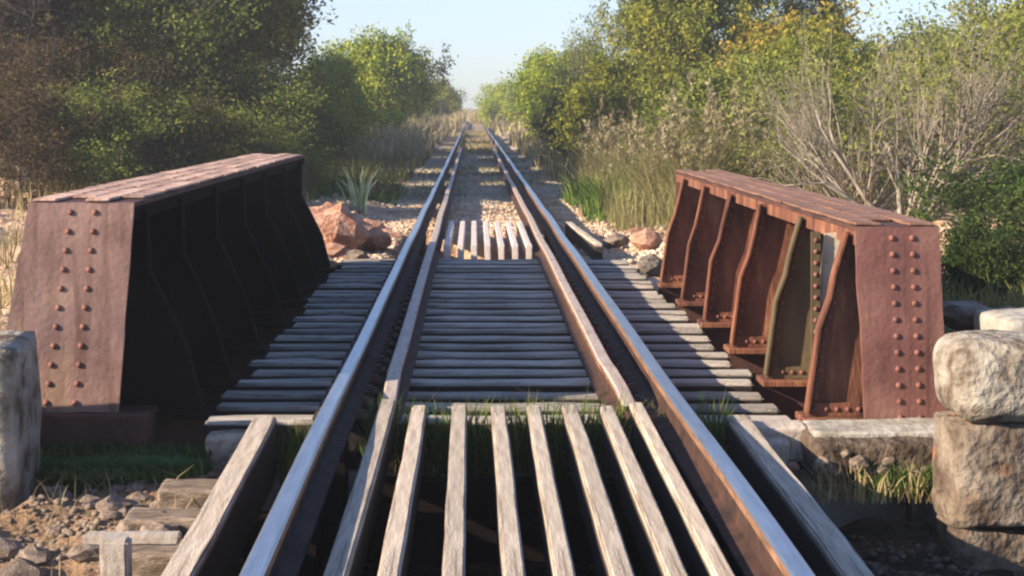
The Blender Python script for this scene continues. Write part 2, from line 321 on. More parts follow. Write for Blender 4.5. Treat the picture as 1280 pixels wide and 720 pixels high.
# ------------------------------------------------------------------ track
HW = .034
def rail_profile(h, hw, fw):
    return [(-fw,0),(fw,0),(fw,.012),(.012,.032),(.010,h-.05),(hw,h-.036),(hw,h-.008),(hw-.008,h),(-hw+.008,h),(-hw,h-.008),(-hw,h-.036),(-.010,h-.05),(-.012,.032),(-fw,.012)]
def rail_me(name, x, y0, y1, h=.17, hw=HW, fw=.07, bend=None, nose=False):
    pr = rail_profile(h, hw, fw); n = len(pr)
    ys = [y0]
    while ys[-1] < y1: ys.append(min(y1, ys[-1] + (.3 if ys[-1] < 12 else 1 if ys[-1] < 40 else 10)))
    v = []; f = []; mi = []
    for y in ys:
        dx = bend(y) if bend else 0
        lift = 1.2*float(sstep(120,300,y)) + .006*math.sin(y*1.3+x)
        tp = .45+.55*float(sstep(y0, y0+.55, y)) if nose else 1
        for px, pz in pr:
            pz *= tp; v.append((x+dx+px+.003*math.sin(y*.9+x*3), y, pz+lift))
    for i in range(len(ys)-1):
        for k in range(n):
            q = i*n; k2 = (k+1) % n
            f.append((q+k, q+k2, q+n+k2, q+n+k)); mi.append(1 if k in (6,7,8) else 2 if k in (5,9) else 0)
    f.append(tuple(range(n))); mi.append(0)
    me = py_mesh(name, v, f)
    bm = bmesh.new(); bm.from_mesh(me); bmesh.ops.recalc_face_normals(bm, faces=bm.faces); bm.to_mesh(me); bm.free()
    me.materials.append(M['rail_side']); me.materials.append(M['rail_top']); me.materials.append(M['rail_head'])
    me.polygons.foreach_set('material_index', mi); return me
track = empty('railway_track', (0,0,0), 'straight single railway track crossing the bridge and running to the horizon', 'railway track')
for sx in (-1, 1):
    link('rail', rail_me('rail', .75*sx, 2.0, 190), track)
for sx in (-1, 1):
    bend = (lambda y: .05*(1-float(sstep(7.9,8.8,y)))) if sx > 0 else None
    me = rail_me('guard_rail', .53*sx, 7.95, 58, h=.15, hw=.034, fw=.06, bend=bend, nose=True)
    me.materials[1] = M['guard_top']
    tag(link('guard_rail', me, track), 'brown rusty guard rail inside the shiny running rail')
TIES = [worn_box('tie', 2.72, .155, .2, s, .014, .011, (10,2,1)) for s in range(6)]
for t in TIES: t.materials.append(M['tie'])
for i in range(25):
    y = 8.02 + .352*i
    o = link('tie', TIES[i % 6], track); o.location = (-.015+random.uniform(-.035,.035), y+random.uniform(-.012,.012), random.uniform(-.012,.004))
    o.rotation_euler = (0, random.uniform(-.003,.003), random.uniform(-.006,.006) + (math.pi if i % 2 else 0))
y = 21.1
while y < 60:
    o = link('tie', random.choice(TIES), track); o.location = (random.uniform(-.05,.05), y+random.uniform(-.03,.03), -.092+random.uniform(-.02,.012)); o.rotation_euler = (0,0,random.uniform(-.015,.015))
    y += .55
# deep ties carrying the rails across the two slat pits
LOW = box_me('tie', -1.15, 1.15, -.1, .1, -.18, 0, .01); LOW.materials.append(M['shade_black'])
for yy in (3.2, 4.6, 6.0, 7.35, 17.2, 18.5, 19.8):
    o = link('tie', LOW, track); o.location = (0, yy, -.3)
CH = box_me('rail_chair', -.07, .07, -.1, .1, -.3, -.002); CH.materials.append(M['shade_black'])
for yy in (3.2, 4.6, 6.0, 7.35, 17.2, 18.5, 19.8):
    for sx in (-1, 1):
        o = link('rail_chair', CH, track); o.location = (.75*sx, yy, 0)
PL = box_me('tie_plate', -.13, .13, -.09, .09, -.004, .012); PL.materials.append(M['rail_side'])
for i in range(25):
    for sx in (-1, 1):
        o = link('tie_plate', PL, track); o.location = (.75*sx, 8.02+.352*i, 0)
bm = bmesh.new()
for i in range(25):
    for sx in (-1, 1):
        for dx, dy in ((-.095,.03),(.095,-.03)):
            box_bm(bm, .75*sx+dx-.012, .75*sx+dx+.012, 8.02+.352*i+dy-.014, 8.02+.352*i+dy+.014, .0, .038)
tag(link('spikes', bm_mesh('spikes', bm), track, M['rivet']), kind='stuff')

# slats (old boards on edge) between the rails, both ends of the bridge
def board_between(name, p0, p1, w, h, parent, m, seed, worn=.004):
    (x0,y0,z0), (x1,y1,z1) = p0, p1
    L_ = math.dist(p0, p1); me = worn_box(name, w, L_, h, seed, .008, worn, (1,12,2), 5)
    o = link(name, me, parent, m); o.location = ((x0+x1)/2, (y0+y1)/2, (z0+z1)/2)
    o.rotation_euler = (math.atan2(z1-z0, math.hypot(x1-x0,y1-y0)), 0, -math.atan2(x1-x0, y1-y0)); return o
near = empty('slat_grid', (0,6,0), 'pale weathered boards on edge between the rails in the foreground', 'slat grid')
near_x = [(-.385,7.85),(-.205,7.86),(-.028,7.84),(.132,7.86),(.297,7.87),(.462,7.84),(.605,7.93)]
for i, (x, ye) in enumerate(near_x):
    board_between('slat', (x+random.uniform(-.012,.012)-0, 3.3, .045), (x, ye, .085), random.uniform(.062,.071), .17, near, M['bleached_board'], i+20).location.y += -0
board_between('slat', (-.555, 3.3, .06), (-.53, 7.93, .10), .07, .18, near, M['bleached_board'], 31)
for o in near.children: o.location = Vector(o.location) - Vector((0,6,0))
for yy in (4.0, 5.6, 7.3):
    o = link('bearer', box_me('bearer', -.62, .68, yy-6-.06, yy-6+.06, -.26, -.135), near, M['shade_black'])
fars = empty('slat_grid', (0,18.5,0), 'short row of bright boards between the rails beyond the far end of bridge', 'slat grid')
for i in range(7):
    x = -.40+.135*i
    board_between('slat', (x, 17.0, .09), (x+.004, 20.7, .09), .062, .16, fars, M['white_board'], i+50)
for o in fars.children: o.location = Vector(o.location) - Vector((0,18.5,0))
link('bearer', box_me('bearer', -.66, .66, -1.55, -1.42, -.26, -.08), fars, M['rust_orange'])
def plank(p0, p1, w, h, seed, label, m=None):
    o = board_between('timber_plank', p0, p1, w, h, None, m or M['bleached_board'], seed, .006)
    return tag(o, label, 'plank')
plank((-1.0,3.4,.03), (-1.075,7.78,.05), .10, .28, 71, 'long pale timber outside the left rail in the foreground')
plank((.99,3.4,.03), (1.045,7.80,.05), .10, .55, 72, 'long pale timber outside the right rail in the foreground')
plank((1.10,17.0,.10), (.98,20.4,.10), .07, .2, 73, 'pale timber outside the right rail past the far end of the bridge')

# ------------------------------------------------------------------ girders
def rivet_mesh(r):
    bm = bmesh.new(); bmesh.ops.create_uvsphere(bm, u_segments=8, v_segments=5, radius=r)
    for v in bm.verts: v.co.y *= .6
    me = bm_mesh('rivet', bm, True); me.materials.append(M['rivet']); return me
RIV = rivet_mesh(.0148); RIVS = rivet_mesh(.012)
def rivet(p, parent, me=RIV):
    o = link('rivet', me, parent); o.location = p; return o
def rivet_cloud(name, pts, r, parent, m='rivet'):
    bm = bmesh.new()
    for p in pts: bmesh.ops.create_icosphere(bm, subdivisions=1, radius=r, matrix=Matrix.Translation(p))
    return tag(link(name, bm_mesh(name, bm, True), parent, M[m]), kind='stuff')
def plate_sheet(name, quad, y, th, amp, parent, m):
    # slightly buckled plate, quad = tl, tr, br, bl in X,Z
    n, k = 10, 14; v = []; f = []
    tl, tr, br, bl = [Vector((q[0], 0, q[1])) for q in quad]
    for side in (0, 1):
        for j in range(k+1):
            for i in range(n+1):
                s, t = i/n, j/k
                p = (tl*(1-s)+tr*s)*(1-t) + (bl*(1-s)+br*s)*t
                wv = mn.noise(Vector((p.x*3, p.z*2.5, y)))*amp
                edge = (mn.noise(Vector((p.x*9, p.z*9, 3+y)))*.006) if i in (0,n) or j in (0,k) else 0
                v.append((p.x+edge, y+wv+(th if side else 0), p.z+edge))
    q0 = (n+1)*(k+1)
    for j in range(k):
        for i in range(n):
            a_ = j*(n+1)+i; f.append((a_, a_+n+1, a_+n+2, a_+1)); b_ = a_+q0; f.append((b_, b_+1, b_+n+2, b_+n+1))
    for i in range(n): f.append((i, i+1, i+1+q0, i+q0)); a_ = k*(n+1)+i; f.append((a_, a_+q0, a_+q0+1, a_+1))
    for j in range(k): a_ = j*(n+1); f.append((a_, a_+q0, a_+q0+n+1, a_+n+1)); b_ = a_+n; f.append((b_, b_+n+1, b_+n+1+q0, b_+q0))
    return link(name, py_mesh(name, v, f, False), parent, m)

def girder(side):
    L_ = side < 0
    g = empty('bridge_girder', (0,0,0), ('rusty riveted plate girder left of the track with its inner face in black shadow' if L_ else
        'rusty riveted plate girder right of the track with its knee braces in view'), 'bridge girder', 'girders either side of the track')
    Y0 = 7.92; Y1 = 15.95 if L_ else 14.85; zt = 1.0 if L_ else .89
    xi, xo = (-1.69,-2.17) if L_ else (1.60,1.985)          # inner and outer edge of the top
    quad = [(-2.17,1.0),(-1.69,1.0),(-1.76,.045),(-2.34,.045)] if L_ else [(1.60,.89),(1.985,.89),(2.025,.0),(1.645,.0)]
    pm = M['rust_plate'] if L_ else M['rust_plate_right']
    ep = plate_sheet('end_plate', quad, Y0-.035, .018, .012, g, pm)
    # rivets of the end plate
    rows = 11 if L_ else 12
    for r in range(rows):
        z = (CZ-(265-VY+23.8*r)/F*7.9) if L_ else (CZ-(297-VY+20.4*r)/F*7.9)
        t = (zt-z)/zt; tl, tr, br, bl = quad
        xl = tl[0]*(1-t)+bl[0]*t; xr = tr[0]*(1-t)+br[0]*t
        for fr in ((.41,.64) if L_ else (.43,.67)):
            x = xl+(xr-xl)*fr
            rivet((x, Y0-.037+mn.noise(Vector((x*3, z*2.5, Y0-.035)))*.012, z), ep)
    fp = plate_sheet('end_plate', [(xi,zt),(xo,zt),(xo,.0),(xi,.0)] if not L_ else [(xo,zt),(xi,zt),(xi,.0),(xo,.0)], Y1, .018, .01, g, pm)
    wx = -1.97 if L_ else 1.86
    link('web', box_me('web', wx-.008, wx+.008, Y0, Y1-.01, -.62, zt-.03), g, M['shade_black' if L_ else 'rust_orange'])
    link('bottom_flange', box_me('bottom_flange', wx-.2, wx+.2, Y0+.02, Y1-.02, -.66, -.622), g, M['rust_dark'])
    a_, b_ = sorted((xi, xo))
    # flange: top plate and turned-down lips
    bm = bmesh.new(); n = 30
    for i in range(n):
        y0 = Y0-.03+(Y1-Y0+.06)*i/n; y1 = Y0-.03+(Y1-Y0+.06)*(i+1)/n
        w0 = mn.noise(Vector((y0*1.5, side, 0)))*.012; w1 = mn.noise(Vector((y1*1.5, side, 0)))*.012
        vs = [bm.verts.new(p) for p in ((a_+w0,y0,zt-.018),(b_+w0,y0,zt-.018),(b_+w1,y1,zt-.018),(a_+w1,y1,zt-.018),(a_+w0,y0,zt+.002),(b_+w0,y0,zt+.002),(b_+w1,y1,zt+.002),(a_+w1,y1,zt+.002))]
        for q in ((3,2,1,0),(4,5,6,7),(0,1,5,4),(1,2,6,5),(2,3,7,6),(3,0,4,7)): bm.faces.new([vs[k] for k in q])
    tf = link('top_flange', bm_mesh('top_flange', bm), g, M['rust_dark'])
    xl = xi + (.006 if not L_ else -.006)
    link('flange_lip', box_me('flange_lip', min(xl, xl+.012*side), max(xl, xl+.012*side), Y0+.0, Y1-.02, zt-.085, zt-.02), g, M['shade_black' if L_ else 'rust_orange'])
    # loose looking patchwork of worn cover plates on the flange
    nr, nc = (4, 15) if L_ else (3, 11)
    VAR = [worn_box('cover_plate', (b_-a_)/nr-.012, (Y1-Y0)/nc-.022, .012, 90+s+(9 if L_ else 0), .003, .003, (2,4,1), 6) for s in range(4)]
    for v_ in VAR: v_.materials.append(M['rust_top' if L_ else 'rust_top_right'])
    for r in range(nr):
        for c in range(nc):
            off = .5*(r % 2)*(Y1-Y0)/nc
            yc = Y0-.01+(c+.5)*(Y1-Y0)/nc+off
            if yc > Y1-.05: continue
            o = link('cover_plate', random.choice(VAR), g)
            o.location = (a_+(r+.5)*(b_-a_)/nr+random.uniform(-.003,.003), yc, zt+.0165+random.uniform(0,.003))
            o.rotation_euler = (random.uniform(-.002,.002), random.uniform(-.02,.02), random.uniform(-.02,.02))
    # knee braces
    ys = [8.0, 9.12, 10.32, 11.55, 12.8, 14.1] + ([15.4] if L_ else [])
    if L_: prof = [(-1.42,.03),(-1.50,.30),(-1.60,.52),(-1.675,.66),(-1.68,.96)]
    else: prof = [(1.40,.03),(1.455,.42),(1.50,.56),(1.53,.66),(1.575,.86)]
    for k, y in enumerate(ys):
        if L_ and k == 0: y = 8.15
        jit = [(x+random.uniform(-.008,.008), z) for x, z in prof]
        bm_ = M['shade_black'] if L_ else (M['rust_olive'] if k == 1 else M['rust_orange'])
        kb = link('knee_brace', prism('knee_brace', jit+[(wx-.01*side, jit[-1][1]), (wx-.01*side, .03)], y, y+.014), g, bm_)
        # angle iron along the sloping edge: a leg on the face and a leg towards the viewer
        v = []; 
        for x, z in jit: v += [(x-.004*side, z)]
        bma = bmesh.new()
        for (x0,z0),(x1,z1) in zip(jit[:-1], jit[1:]):
            for dx0, dx1, ya, yb in ((0,.055,y-.013,y-.001),(-.011,-.0005,y-.065,y+.013)):
                vs = [bma.verts.new(p) for p in ((x0+dx0*side,ya,z0),(x0+dx1*side,ya,z0),(x0+dx1*side,yb,z0),(x0+dx0*side,yb,z0),(x1+dx0*side,ya,z1),(x1+dx1*side,ya,z1),(x1+dx1*side,yb,z1),(x1+dx0*side,yb,z1))]
                for q in ((3,2,1,0),(4,5,6,7),(0,1,5,4),(1,2,6,5),(2,3,7,6),(3,0,4,7)): bma.faces.new([vs[w] for w in q])
        bmesh.ops.recalc_face_normals(bma, faces=bma.faces)
        link('edge_angle', bm_mesh('edge_angle', bma), kb, M['shade_black'] if L_ else (M['rust_olive'] if k == 1 else M['rust_orange']))
        pts = []
        for i in range(13):
            z = .1+i*.062
            if z > jit[-1][1]: break
            for (x0,z0),(x1,z1) in zip(jit[:-1], jit[1:]):
                if z0 <= z <= z1: pts.append((x0+(x1-x0)*(z-z0)/(z1-z0)+.03*side, y-.016, z))
        if L_: rivet_cloud('edge_rivets', pts, .011, kb, 'shade_black')
        elif k < 3:
            for p in pts: rivet(p, kb, RIVS)
        else: rivet_cloud('edge_rivets', pts, .012, kb)
        # foot angle with rivets, resting on the ledge
        xa, xb = jit[0][0]-.0*side, wx-.02*side
        link('foot_angle', box_me('foot_angle', min(xa,xb), max(xa,xb), y-.03, y-.002, .012, .072), kb, bm_)
        fpts = [(xa+side*(.035+.05*i), y-.033, .045) for i in range(6)]
        if L_: pass
        elif k < 3:
            for p in fpts: rivet(p, kb, RIVS)
        else: rivet_cloud('foot_rivets', fpts, .012, kb)
        e0, e1 = sorted((1.37*side, wx-.02*side))
        link('ledge', box_me('ledge', e0, e1, y-.11, y+.12, -.022, .010, .004), g, M['shade_black' if L_ else 'rust_orange'])
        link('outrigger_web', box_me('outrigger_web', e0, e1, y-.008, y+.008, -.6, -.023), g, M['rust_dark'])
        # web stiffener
        link('stiffener', box_me('stiffener', *(sorted((wx-.012*side, wx-.09*side))), y-.075, y-.06, .02, zt-.09), g, M['shade_black' if L_ else 'rust_orange'])
    if not L_:
        Yp = 8.32  # tapering strip coloured paler than the braces around it
        pts = [(Xat(px,Yp), Zat(pp,Yp)) for px, pp in ((1031,292),(1053,290),(1054,325),(1042,372),(1025,450),(1019,452),(1026,340))]
        tag(link('gusset_strip', prism('gusset_strip', pts, Yp, Yp+.012), g, M['pale_metal']), 'pale tapering metal strip behind the first knee brace')
        cols = [(Xat(1020-.02*(i),Yp-.03), Yp-.03, .80-.055*i) for i in range(14)]
        am = prism('rivet_angle', [(cols[0][0]-.022,.84),(cols[0][0]+.022,.84),(cols[-1][0]+.018,.05),(cols[-1][0]-.02,.05)], Yp-.028, Yp-.012)
        ra = link('rivet_angle', am, g, M['rust_olive'])
        for c in cols: rivet((c[0]-.0, Yp-.03, c[2]), ra, RIVS)
    return g
gl = girder(-1); gr = girder(1)

# floor under the ties
fl = empty('bridge_floor', (0,0,0), 'dark steel floor beams and stringers under the bridge ties', 'bridge floor')
for y in (8.45, 9.12, 10.32, 11.55, 12.8, 14.1, 15.4, 16.4):
    link('floor_beam', box_me('floor_beam', -1.34, 1.34, y-.1, y+.1, -.62, -.34), fl, M['rust_dark'])
for sx in (-1, 1):
    link('stringer', box_me('stringer', .75*sx-.11, .75*sx+.11, 8.0, 16.75, -.338, -.21), fl, M['rust_dark'])

# ------------------------------------------------------------------ abutments and masonry
def block(name, x0, x1, y0, y1, z0, z1, seed, label, cat, m, bevel=.05, amp=.03, cuts=(6,4,6), group=None):
    me = cast_block(name, x1-x0, y1-y0, z1-z0, seed, bevel, amp)
    o = link(name, me, None, m); o.location = ((x0+x1)/2, (y0+y1)/2, z1); tag(o, label, cat, group)
    me.polygons.foreach_set('use_smooth', [True]*len(me.polygons))
    return o
M['mixed_concrete'] = mat('mixed_concrete', [(.04,.027,.018),(.11,.08,.055),(.25,.21,.16),(.34,.30,.24),(.38,.34,.28)], 5.5, .92, 1, 22, dist=.03, detail=10)
M['old_sleeper'] = mat('old_sleeper', [(.05,.034,.024),(.13,.095,.065),(.24,.18,.13),(.32,.26,.19)], 7, .92, .8, 40, stretch=(1,6,4), rand=.2)
M['buff_stone'] = streaks(mat('buff_stone', [(.04,.024,.015),(.10,.07,.048),(.21,.165,.12),(.31,.26,.20)], 5.5, .92, 1, 22, dist=.03, detail=10), (.42,.17,.07), .5, (4,4,6), (.6,.68))
block('bridge_abutment', -2.7, 2.45, 7.95, 8.34, -2.7, -.24, 1, 'low concrete bridge seat under the near ends of the girders', 'abutment', M['concrete'], .02, .01)
block('bridge_abutment', -2.7, 2.45, 16.62, 17.0, -2.7, -.24, 2, 'low concrete bridge seat under the far end of the bridge ties', 'abutment', M['concrete'], .02, .01)
block('bearing_block', -2.42, -1.62, 7.86, 8.2, -.24, .04, 33, 'dark steel bearing block under the near end of the left girder', 'bearing block', M['rust_dark'], .01, .004)
block('concrete_parapet', -4.6, -2.04, 7.1, 7.58, -.9, .455, 3, 'square concrete parapet end at the left edge beside the left girder', 'parapet', M['mixed_concrete'], .03, .02, (10,4,8))
block('concrete_block', 1.78, 3.3, 6.85, 7.28, .165, .50, 4, 'pale rounded concrete block on top of the right parapet', 'concrete block', M['mixed_concrete'], .10, .016)
block('masonry_pier', 1.78, 3.2, 6.90, 7.26, -.26, .155, 5, 'weathered buff masonry pier under the pale rounded block at right', 'pier', M['buff_stone'], .03, .035)
block('pier_footing', 1.80, 3.3, 6.93, 7.3, -1.4, -.27, 15, 'dark rough footing below the buff masonry pier at right', 'footing', M['rubble_mortar'], .03, .05)
for i, (yy, xr, zz) in enumerate(((7.05,-1.42,-.10),(6.6,-1.46,-.12),(6.15,-1.40,-.13),(5.7,-1.47,-.15),(5.25,-1.42,-.16))):
    block('sleeper_end', xr, -1.10, yy-.1, yy+.1, zz-.2, zz, 40+i, 'weathered sleeper end beside the left timber, number %s counted from the moss' % ('one','two','three','four','five')[i], 'sleeper', M['old_sleeper'], .015, .012, group='stepped sleeper ends beside the left timber')
block('concrete_slab', 2.2, 3.8, 7.6, 8.1, .30, .50, 6, 'low grey concrete slab behind the rounded block at the right edge', 'concrete slab', M['concrete'], .03, .015)
block('stone_ledge', 1.33, 2.15, 7.45, 7.86, -.20, -.005, 7, 'long rubble ledge in front of the foot of the right girder', 'ledge', M['rubble_mortar'], .03, .03, (14,5,5))
block('cap_stone', 1.35, 2.13, 7.56, 7.87, -.03, .02, 8, 'thin pale capping along the top of the rubble ledge by the right girder', 'capping', M['concrete'], .015, .012, (12,4,1))
block('mossy_beam', -2.3, -1.3, 7.60, 7.84, -.5, -.10, 9, 'long mossy green beam before the foot of the left girder', 'beam', M['moss'], .03, .02, (12,3,4))
block('timber_block', 1.06, 1.36, 7.72, 7.88, -.15, .015, 10, 'pale timber block at the end of the nearest tie on the right', 'timber block', M['board'], .02, .012)
block('timber_block', 1.10, 1.24, 7.55, 7.66, -.15, -.02, 11, 'small rounded pale chunk just in front of the right timber block', 'timber block', M['board'], .03, .012)
block('timber_block', -1.34, -1.15, 7.68, 7.84, -.2, -.03, 12, 'greenish timber block in front of the nearest tie on the left', 'timber block', M['mixed_concrete'], .02, .012)
# stub post with a cross board at lower left
st = empty('stub_post', (Xat(146,5.6),5.6,Zat(672,5.6)), 'short square wooden stub post among the rubble at lower left', 'post')
link('post', worn_box('post', .09, .09, .5, 61, .01, .006, (2,2,4)), st, M['board'])
tb = worn_box('timber_plank', .32, .07, .035, 62, .006, .006, (6,1,1)); o = link('timber_plank', tb, None, M['board'])
o.location = (Xat(165,5.75), 5.78, Zat(668,5.75)); tag(o, 'short grey board lying across the top of the stub post at lower left', 'plank')

# ------------------------------------------------------------------ rocks
ROCK = [rock_me('rock', s) for s in range(6)]
def rock_set(m): 
    r = []
    for k in ROCK: c = k.copy(); c.materials.clear(); c.materials.append(m); r.append(c)
    return r
R_stone = rock_set(M['stone']); R_red = rock_set(M['red_clay']); R_con = rock_set(M['mixed_concrete'])
def rock(px, py, Y, w, h, kind, label, name='rock', group=None):
    o = link(name, random.choice(kind), None); o.location = (Xat(px,Y), Y, Zat(py,Y))
    o.scale = (w, w*random.uniform(.75,1.1), h); o.rotation_euler = (random.uniform(-.2,.2), random.uniform(-.2,.2), random.uniform(0,6)); return tag(o, label, 'rock', group)
rock(418,292,17.9,.33,.26, R_red, 'large reddish boulder on the far bank left of the track')
rock(470,300,18.2,.16,.12, R_red, 'reddish rock between the big red boulder and the left rail')
rock(402,331,16.9,.15,.07, R_con, 'pale flat stone at the foot of the left girder far end')
rock(815,333,15.6,.16,.10, R_con, 'pale square stone at the far end of the right tie row')
rock(808,300,18.2,.20,.11, R_red, 'brown rock just left of the right girder far end')
rock(770,302,18.6,.14,.08, R_stone, 'low brown stone by the timber outside the right rail')
rock(445,322,17.2,.13,.07, R_stone, 'low tan stone in front of the red boulder')
rock(1215,398,9.9,.28,.08, R_stone, 'flat brown rock behind the rounded block at right')
rock(1262,402,9.6,.20,.07, R_stone, 'flat brown rock at the right edge behind the slab')
# scattered rubble by the left plank, picked out singly
for i in range(22):
    px = random.uniform(385, 500); Y = random.uniform(17.2, 21.5); X = Xat(px, Y)
    if X > -1.15: X = -1.2-random.random()*.4
    w = random.uniform(.10,.26); o = link('clay_lump', random.choice(R_red), None); o.location = (X, Y, float(ground_h(X,Y))+.01); o.scale = (w*1.3, w, w*random.uniform(.35,.6)); o.rotation_euler = (0,0,random.uniform(0,6))
    tag(o, 'orange clay lump of the eroded far bank around the big red boulder', 'clay lump', 'clay lumps of the far bank')
for i in range(34):
    Y = random.uniform(5.75, 7.4); x = random.uniform(-1.95, -1.13)
    z = float(ground_h(x, Y)); w = random.uniform(.025, .085)
    o = link('rock', random.choice(R_stone), None); o.location = (x, Y, z+w*.2); o.scale = (w*1.3, w, w*random.uniform(.5,.8)); o.rotation_euler = (0,0,random.uniform(0,6))
    tag(o, 'brown rubble stone in the heap between parapet and left timber', 'rock', 'rubble stones at lower left')
for i in range(16):
    Y = random.uniform(7.38, 7.5); x = 1.36+.05*i
    w = random.uniform(.02,.045)
    o = link('rock', random.choice(R_stone), None); o.location = (x, Y, random.uniform(-.16,-.04)); o.scale = (w*1.2, w, w*.9); o.rotation_euler = (0,0,random.uniform(0,6))
    tag(o, 'small stone set in the rubble face of the right ledge', 'rock', 'stones in the rubble ledge face')
for i in range(40):
    s = random.random() < .62; Y = random.uniform(17.1, 25); x = (random.uniform(-4,-1.1) if s else random.uniform(1.3,3.2))
    z = float(ground_h(x, Y)); w = random.uniform(.04,.13)
    o = link('rock', random.choice(R_red if random.random() < .5 else R_stone), None); o.location = (x, Y, z+w*.15); o.scale = (w*1.3, w, w*.7); o.rotation_euler = (0,0,random.uniform(0,6))
    tag(o, 'sunlit stone lying on the far bank %s of the track' % ('left' if s else 'right'), 'rock', 'stones on the far bank %s of the track' % ('left' if s else 'right'))

# gravel: small stones nobody could count
def scatter_stones(name, n, fx, fy, r0, r1, m, label):
    bm = bmesh.new(); bmesh.ops.create_icosphere(bm, subdivisions=1, radius=1); bv = np.array([v.co[:] for v in bm.verts]); bf = np.array([[v.index for v in f.verts] for f in bm.faces]); bm.free()
    x = fx(n); y = fy(n); z = ground_h(x, y); r = RS.uniform(r0, r1, n)
    V = bv[None]*(1+RS.uniform(-.28,.28,(n,len(bv),1)))*r[:,None,None]*np.array([1,1,.65]) + np.stack([x,y,z+r*.1],1)[:,None]
    Fc = bf[None]+(np.arange(n)*len(bv))[:,None,None]
    return tag(link(name, np_mesh(name, V.reshape(-1,3), Fc.reshape(-1,3)), None, m), label, 'gravel', kind='stuff')
scatter_stones('gravel', 9000, lambda n: RS.choice([-1,1],n)*np.abs(RS.uniform(1.0,4.5,n)), lambda n: 16.95+RS.exponential(4.5,n), .012, .045, M['tan_gravel'], 'loose sunlit tan stones on the far bank beside the track')
scatter_stones('ballast', 9000, lambda n: RS.uniform(-1.5,1.6,n), lambda n: RS.uniform(27,60,n), .012, .032, M['grey_gravel'], 'grey ballast between and beside the rails beyond the bridge')
scatter_stones('bed_gravel', 5000, lambda n: RS.uniform(-1.5,1.6,n), lambda n: RS.uniform(20.9,28.5,n), .012, .035, M['tan_gravel'], 'sunlit tan gravel burying the ties just beyond the bright boards')
scatter_stones('rubble', 2200, lambda n: RS.uniform(-2.3,-1.05,n), lambda n: RS.uniform(5.2,7.6,n), .006, .022, M['stone'], 'fine broken rubble beside the left timber in the foreground')
scatter_stones('dark_gravel', 3500, lambda n: RS.uniform(-.95,2.2,n), lambda n: RS.uniform(4.2,7.7,n), .008, .025, mat('dark_gravel', [(.03,.022,.016),(.08,.06,.045),(.16,.13,.10)], 30, .95, 0), 'dark gravel in the pit under the foreground boards')

# ------------------------------------------------------------------ vegetation
def blades(name, x, y, h0, h1, w, m, label, lean=.35, z=None, cat='grass', kind='stuff', curve=.4):
    n = len(x); z = ground_h(x, y)-.01 if z is None else z
    h = RS.uniform(h0, h1, n); ang = RS.uniform(0, 2*np.pi, n); ln = np.abs(RS.normal(0, lean, n))*h; da = RS.uniform(0, 2*np.pi, n)
    dx, dy = np.cos(da)*ln, np.sin(da)*ln; wx, wy = np.cos(ang)*w, np.sin(ang)*w
    P = np.zeros((n,5,3)); b = np.stack([x,y,z],1)
    P[:,0] = b-np.stack([wx,wy,0*x],1)*.5; P[:,1] = b+np.stack([wx,wy,0*x],1)*.5
    mid = b+np.stack([dx*curve,dy*curve,h*.6],1)
    P[:,2] = mid+np.stack([wx,wy,0*x],1)*.4; P[:,3] = mid-np.stack([wx,wy,0*x],1)*.4
    P[:,4] = b+np.stack([dx,dy,h],1)
    base = (np.arange(n)*5)[:,None]
    V = P.reshape(-1,3)
    f1 = base+np.array([0,1,2]); f2 = base+np.array([0,2,3]); f3 = base+np.array([3,2,4])
    me = np_mesh(name, V, np.concatenate([f1,f2,f3]))
    return tag(link(name, me, None, m), label, cat, kind=kind)
def patchy(n, x0, x1, y0, y1, s=1.5, seed=1, thr=.5):
    x = RS.uniform(x0,x1,n*4); y = RS.uniform(y0,y1,n*4); k = vnoise(x,y,s,seed) > thr*RS.uniform(.7,1.3,n*4); return x[k][:n], y[k][:n]

x = RS.uniform(-.62,.98,1500); y = RS.uniform(7.62,7.9,1500)
k = vnoise(x,y,5,9) > .52
blades('grass', x[k], y[k], .15, .37, .010, M['green_grass'], 'green grass growing through the far ends of the foreground boards', .3, z=np.full(k.sum(),-.2))
x = RS.uniform(-.6,1.0,260); y = RS.uniform(7.6,7.95,260); blades('dry_stems', x, y, .12, .36, .007, M['dry_grass'], 'dead straw mixed with the grass at the ends of the foreground boards', .6, z=np.full(260,-.2))
x = RS.uniform(1.3,2.0,260); y = RS.uniform(7.2,7.46,260); blades('dry_stems', x, y, .04, .18, .007, M['dry_grass'], 'dead straw at the foot of the right rubble ledge', .9, z=np.full(260,-.22))
x = RS.uniform(-2.2,-1.1,300); y = RS.uniform(5.4,7.5,300); blades('dry_stems', x, y, .03, .14, .006, M['dry_grass'], 'dead straw among the rubble at lower left', 1.2)
x, y = patchy(600, -1.0,-.8,7.5,7.9, 4, 3, .5); x, y = x[:220], y[:220]; blades('grass', x, y, .12, .30, .008, M['green_grass'], 'dark grass between the left rail and the left timber', .3, z=np.full(len(x),-.25))
x = RS.uniform(1.5,1.98,240); y = RS.uniform(7.30,7.46,240); blades('grass', x, y, .05, .17, .011, M['green_grass'], 'green weeds along the foot of the right rubble ledge', .6, z=np.full(240,-.22))
x, y = patchy(2000, -2.3,-1.3,7.4,7.86, 6, 21, .5); k = RS.rand(len(x)) > -1; blades('moss', x, y, .008, .04, .010, M['leaf_vivid'], 'dark green moss on the beam before the left girder', .5, z=np.where(y>7.6,-.105,-.16), cat='moss')
x, y = patchy(9000, -5.5,-1.45,27,62, .6, 4, .42); blades('grass', x, y, .08, .38, .022, M['olive_grass'], 'low green grass on the left verge beyond the bridge', .5)
x, y = patchy(3500, -5.5,-1.35,25.5,34, .9, 5, .48); blades('grass', x, y, .06, .28, .02, M['green_grass'], 'bright green weeds on the left verge past the red boulder', .6)
